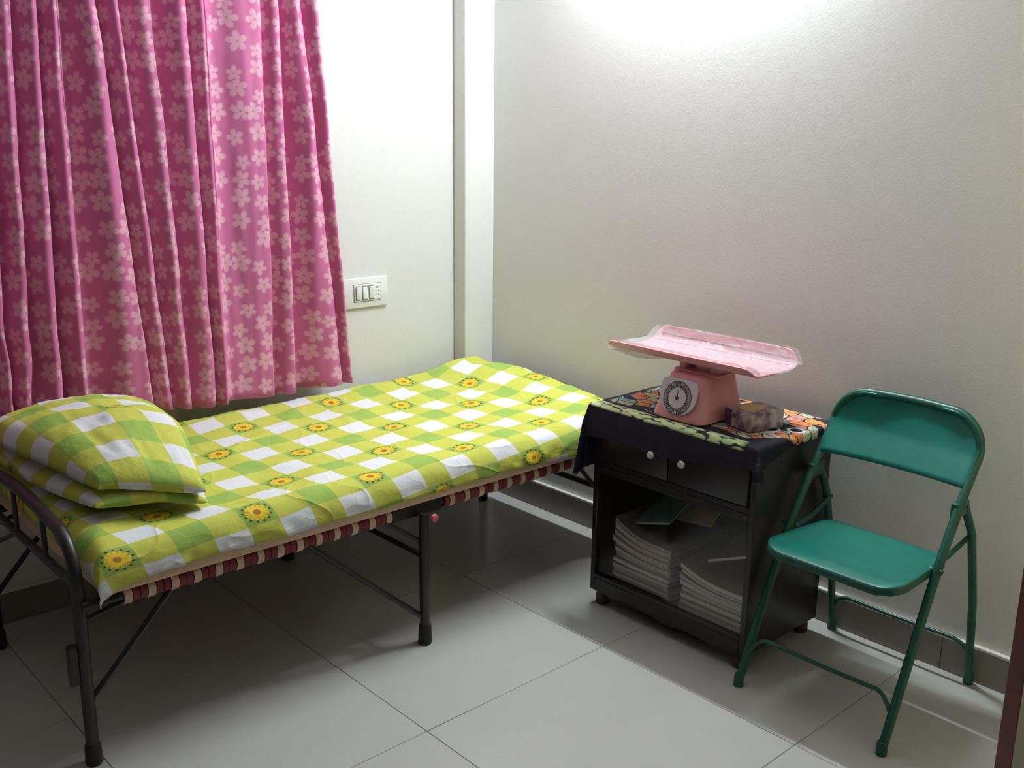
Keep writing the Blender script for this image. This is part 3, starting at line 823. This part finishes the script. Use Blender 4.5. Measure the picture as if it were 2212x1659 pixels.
# dial on the sloping front
fa = math.atan2(.032, BZ1-BZ0)
DC = Vector((2.180+.032*.52-.0125, 1.694, BZ0+(BZ1-BZ0)*.52))
bvec = Vector((math.sin(fa), 0, math.cos(fa))); avec = Vector((0, -1, 0)); nvec = Vector((-math.cos(fa), 0, math.sin(fa)))
def dp(a, b, d): return DC+avec*a+bvec*b+nvec*d
pts = []
for i in range(25):
    a = PI+PI*i/24; pts.append((.064*math.cos(a), .004+.055*math.sin(a)))
pts += [(.064, .030), (.058, .047), (.030, .052), (-.030, .052), (-.058, .047), (-.064, .030)]
MB().prism(pts, dp, .0035).build('dial_plate', M['dial'], sc_, angle=30)
def disc(r0, r1, d0, d1, n=40):
    mb = MB(); vs = []; fs = []
    for r_, d_ in ((r0, d0), (r0, d1), (r1, d1), (r1, d0)):
        for j in range(n):
            t = 2*PI*j/n; vs.append(dp(r_*math.cos(t), r_*math.sin(t)-.003, d_))
    for i in range(4):
        for j in range(n): fs.append((i*n+j, i*n+(j+1) % n, ((i+1) % 4)*n+(j+1) % n, ((i+1) % 4)*n+j))
    return mb.add(vs, fs)
disc(.030, .048, .0034, .0044).build('dial_ring', M['dial_dark'], sc_, angle=30)
disc(.0002, .0295, .0034, .0050).build('dial_disc', M['dial'], sc_, angle=30)
tk = MB()
for i in range(48):
    t = 2*PI*i/48; r0 = .037 if i % 4 else .033
    e = Vector((math.cos(t), math.sin(t))); pn = Vector((-e.y, e.x))*.0006
    q = [e*r0-pn, e*r0+pn, e*.0455+pn, e*.0455-pn]
    tk.prism([(p.x, p.y-.003) for p in q], lambda a, b, d: dp(a, b, .0043+d), .0004)
tk.build('tick_marks', M['dial'], sc_, smooth=False)
MB().prism([(-.0009, -.003), (.0009, -.003), (.0003, .021), (-.0003, .021)], lambda a, b, d: dp(a, b, .005+d), .0008).build('needle', M['dial_dark'], sc_, smooth=False)
disc(.0002, .0055, .0050, .0072, 20).build('hub', M['dial_hub'], sc_, angle=30)
for y in (1.735, 1.628):
    MB().box(2.250, 2.300, y-.013, y+.013, .732, .768, .004, 2).build('tray_post', M['pink'], sc_)
MB().box(2.235, 2.345, 1.600, 1.755, .7365, .7435, .003, 2).build('top_plate', M['pink'], sc_)
# tray: bent sheet, floor with a front and a back lip, rounded lip corners
TY0, TY1 = 1.472, 1.985
prof = crom([(2.196, .792), (2.206, .7815), (2.216, .773), (2.232, .7655), (2.26, .7635), (2.32, .7635), (2.385, .7640), (2.412, .768), (2.424, .778), (2.431, .793), (2.436, .812)], 3)
def tray_pt(a, b, off=0.0):
    i = a*(len(prof)-1); i0 = min(int(i), len(prof)-2); p = prof[i0].lerp(prof[i0+1], i-i0)
    tg = (prof[i0+1]-prof[i0]).normalized(); nn = Vector((-tg.y, tg.x))
    p = p+nn*off
    lf = max(0, min(1, (.20-a)/.20)); lb = max(0, min(1, (a-.72)/.28))
    ins = .032*(1-math.sqrt(1-lf*lf*.98))+.050*(1-math.sqrt(1-lb*lb*.98))
    y = (TY0+ins)+(TY1-TY0-2*ins)*b
    return Vector((p.x, y, p.y))
mb = MB(); mb.grid(60, 30, lambda a, b: tray_pt(a, b))
tr = mb.build('tray', M['pink'], sc_, angle=60)
so = tr.modifiers.new('thickness', 'SOLIDIFY'); so.thickness = .0035; so.offset = 0
for a in (.70, .86):
    mb = MB(); mb.tube([tray_pt(a, b, .0022) for b in (.04, .3, .6, .96)], .0011, 6).build('crease_line', M['dark_line'], tr)
# clear wrapping film round the tray
mb = MB()
def film_pt(a, b):
    bb = -.035+1.07*b
    p = tray_pt(min(1, max(0, a)), max(0, min(1, bb)), .006)
    out = max(0, -bb)+max(0, bb-1)
    p.y += (-1 if bb < 0 else 1)*out*(TY1-TY0)
    e = sm(.22, 0, b)+sm(.78, 1, b)
    p += Vector((.003*ns(a*7, b*12, 1), .004*e*ns(a*9, b*20, 2), .0030*ns(a*8, b*14, 3)+e*.008*ns(a*7, b*15, 6)+.0035*ns(a*15, b*34, 8)+.003))
    return p
mb.grid(40, 90, film_pt)
o = mb.build('plastic_wrap', M['film'], sc_, angle=12); o['label'] = 'crumpled clear plastic film over the tray'
# hanging flap under the tray front left and twisted tails
mb = MB(); mb.grid(10, 16, lambda a, b: Vector((2.215+.05*a+.003*ns(a*5, b*9), 1.80+.19*b, .763-.020*math.sin(a*PI)*b*(1-b)*3-.0015-.003*abs(ns(a*8, b*8, 4)))))
mb.build('plastic_wrap', M['film'], sc_, angle=12)

# ------------------------------------------------------------------ small packet beside the scale
PX, PY = 2.221, 1.466; PZ0 = TCZ+.0035  # packet position scaled about the camera, pulled nearer along the line of sight
pk = thing('packet', (PX, PY, PZ0), 'small shiny purple packet with a yellow oval, beside the baby scale', 'packet')
k = NT('purple_grey_card')
c1 = k.mix(k.ramp(k.noise(k.obj(), 26, 3), .4, .62), lin(112, 84, 108), lin(196, 184, 190)); k.l(c1, k.b.inputs['Base Color']); k.b.inputs['Roughness'].default_value = .3
M['packet'] = k.m
yel = mat('yellow_print', lin(205, 172, 74), .35, var=.06, vscale=30)
prr = mat('purple_print', lin(92, 58, 92), .35, var=.1, vscale=30)
rz = Matrix.Translation((PX, PY, 0)) @ Matrix.Rotation(math.radians(-12), 4, 'Z')
MB().box(-.060, .060, -.049, .049, PZ0, PZ0+.050, .004, 2, rz).build('box', M['packet'], pk)
mb = MB(); mb.prism([(.036*math.cos(2*PI*i/28), .030*math.sin(2*PI*i/28)) for i in range(28)], lambda a, b, d: rz @ Vector((a-.006, b+.004, PZ0+.0498+d)), .0007)
mb.build('oval_print', yel, pk, smooth=False)
MB().box(-.0608, -.0598, .022, .0480, PZ0+.004, PZ0+.047, 0, 1, rz).build('end_print', prr, pk, smooth=False)
MB().box(-.0608, -.0598, .006, .018, PZ0+.028, PZ0+.040, 0, 1, rz).build('end_print', mat('maroon_print', lin(110, 34, 52), .4, var=.1), pk, smooth=False)

# ------------------------------------------------------------------ green folding chair
ch = thing('folding_chair', (2.25, 1.13, 0), 'green painted metal folding chair standing against the wall beside the cabinet', 'chair')
YL, YRr = 1.328, .930
side = [(2.025, 0), (2.11, .19), (2.215, .41), (2.300, .545), (2.362, .630), (2.378, .652)]
def up_(Y, s_):      # one upright, bottom to the start of the top bend
    return [(x, Y+s_*(.006*sm(.3, .7, z)), z) for x, z in side]
pts = up_(YL, -1)
Rb = .085
yl, yr = YL-.006, YRr+.006
zt = .744; xt = 2.405
for i in range(1, 9):
    a = PI/2*i/8; pts.append((2.381+.022*i/8, yl-Rb+Rb*math.cos(a), zt-Rb+Rb*math.sin(a)))
pts.append((xt+.012, (yl+yr)/2, zt))
for i in range(8, 0, -1):
    a = PI/2*i/8; pts.append((2.381+.022*i/8, yr+Rb-Rb*math.cos(a), zt-Rb+Rb*math.sin(a)))
pts += list(reversed(up_(YRr, 1)))
frm = MB().tube(crom(pts, 4), .0112, 12).build('front_frame', M['chair_tube'], ch, angle=60)
def ux(z):
    for (x0, z0), (x1, z1) in zip(side[:-1], side[1:]):
        if z <= z1: return x0+(x1-x0)*(z-z0)/(z1-z0)
    return 2.405
# backrest: bowed sheet whose outline follows the frame, folded rim on top
def back_pt(a, b, off=0.0):
    z = .583+(zt+.002-.583)*b
    hw = (yl-yr)/2+.002
    zr_ = z-(zt-Rb)
    if zr_ > 0: hw = hw-Rb+math.sqrt(max(0, Rb*Rb-min(zr_, Rb)**2))+.001
    ym = (yl+yr)/2; y = ym+hw*(1-2*a)
    x = ux(z) if z < .652 else 2.378+.027*math.sin(PI/2*min(1, (z-.652)/.092))
    bow = .020*(1-(2*a-1)**2)
    return Vector((x-.0125+bow+off, y, z))
mb = MB(); mb.grid(28, 22, lambda a, b: back_pt(a, 1-(1-b)**1.6))
bk = mb.build('backrest', M['chair'], ch, angle=180)
so = bk.modifiers.new('thickness', 'SOLIDIFY'); so.thickness = .003; so.offset = 0
rim = [back_pt(a, b) for a, b in [(0, .0), (0, .25), (0, .45)]]
edge = []
for i in range(41):
    q = i/40
    # walk along the arched top outline
    ang = PI*q
    if q < .25:
        t_ = q/.25*PI/2; edge.append(Vector((2.369+.023*math.sin(t_), yl-Rb+Rb*math.cos(t_), zt-Rb+Rb*math.sin(t_))))
    elif q > .75:
        t_ = (1-q)/.25*PI/2; edge.append(Vector((2.369+.023*math.sin(t_), yr+Rb-Rb*math.cos(t_), zt-Rb+Rb*math.sin(t_))))
    else:
        s2 = (q-.25)/.5; y = (yl-Rb)+(yr+Rb-yl+Rb)*s2; edge.append(Vector((2.392+.018*(1-(2*s2-1)**2), y, zt)))
MB().tube(edge, [.0042*(.12+.88*sm(0, 6, min(i, 40-i))) for i in range(41)], 8).build('rim', M['chair'], bk, angle=60)
# seat: pressed sheet with rounded front corners and a turned-down edge
ym = 1.112
def seat_out(a, b):     # a 0 left..1 right, b 0 front..1 back
    hw = .182-.018*b
    x = 2.022+.290*b
    rr_ = .055
    dfront = .290*b
    if dfront < rr_: hw -= rr_-math.sqrt(max(0, rr_*rr_-(rr_-dfront)**2))
    drear = .290*(1-b); rb = .03
    if drear < rb: hw -= rb-math.sqrt(max(0, rb*rb-(rb-drear)**2))
    y = ym+hw*(1-2*a)
    e = 1-(2*a-1)**2
    z = .416-.010*b-.012*sm(0, .5, e)*math.sin(PI*min(1, b*1.05))*1.0-.011*max(0, 1-b/.16)**2
    return Vector((x, y, z))
mb = MB(); mb.grid(30, 30, lambda a, b: seat_out(a, .5-.5*math.cos(PI*b)))
st = mb.build('seat', M['chair'], ch, angle=180)
so = st.modifiers.new('thickness', 'SOLIDIFY'); so.thickness = .0025; so.offset = 0
per = [seat_out(0, 1-i/24) for i in range(25)]+[seat_out(i/12, 0) for i in range(1, 12)]+[seat_out(1, i/24) for i in range(25)]
mb = MB(); n = len(per); c0 = Vector((2.165, ym, 0))
vs = []
for p in per: vs += [p+Vector((0, 0, .0008)), p+Vector((0, 0, -.019)), (p+(c0-p)*.012)+Vector((0, 0, -.019+c0.z-(p+(c0-p)*.012).z+p.z))]
fs = []
for i in range(n-1): fs += [(3*i, 3*i+1, 3*i+4, 3*i+3), (3*i+1, 3*i+2, 3*i+5, 3*i+4)]
sk = mb.add(vs, fs).build('seat_skirt', M['chair_tube'], st, angle=60)
so = sk.modifiers.new('thickness', 'SOLIDIFY'); so.thickness = .002; so.offset = 0
for Y, s_ in ((YL+.004, 1), (YRr+.004, -1)):
    lg = MB().tube([(2.494, Y, .0), (2.455, Y, .24), (2.392, Y, .45), (2.335, Y-.004*s_, .540)], .0105, 12).build('rear_leg', M['chair_tube'], ch)
    MB().lathe([(.0125, .0005), (.0132, .004), (.0125, .028), (.011, .031)], (2.493, Y, 0), 'z', 12).build('foot_cap', M['chair_tube'], lg)
    MB().box(2.286, 2.345, Y-.010-.006*s_, Y+.010-.006*s_, .515, .552, .003, 1, None).build('hinge_bracket', M['chair_tube'], ch)
    MB().tube([(2.215, Y-.018*s_, .400), (2.30, Y-.016*s_, .408), (2.402, Y-.010*s_, .436)], .0065, 8).build('seat_link', M['chair_tube'], ch)
    MB().lathe([(.006, -.016), (.008, -.014), (.008, .014), (.006, .016)], (2.212, Y, .405), 'y', 10).build('rivet', M['chair_tube'], ch)
for Y in (YL, YRr):
    MB().lathe([(.0125, .0005), (.0132, .004), (.0125, .030), (.0112, .033)], (2.030, Y, 0), 'z', 12).build('foot_cap', M['chair_tube'], frm)
def stretcher(xa, xb_, z, zd):
    P = [(xa, YL, zd), (xa+(xb_-xa)*.3, YL-.014, zd+.030), (xb_, YL-.040, z), (xb_, YL-.08, z+.002), (xb_, (YL+YRr)/2, z), (xb_, YRr+.08, z+.002), (xb_, YRr+.040, z), (xa+(xb_-xa)*.3, YRr+.014, zd+.030), (xa, YRr, zd)]
    MB().tube(crom(P, 5), .0055, 10).build('stretcher', M['chair_tube'], ch, angle=60)
stretcher(2.062, 2.072, .128, .075)
stretcher(2.482, 2.476, .118, .070)

for o in bpy.data.objects:
    if '_root' in o: del o['_root']
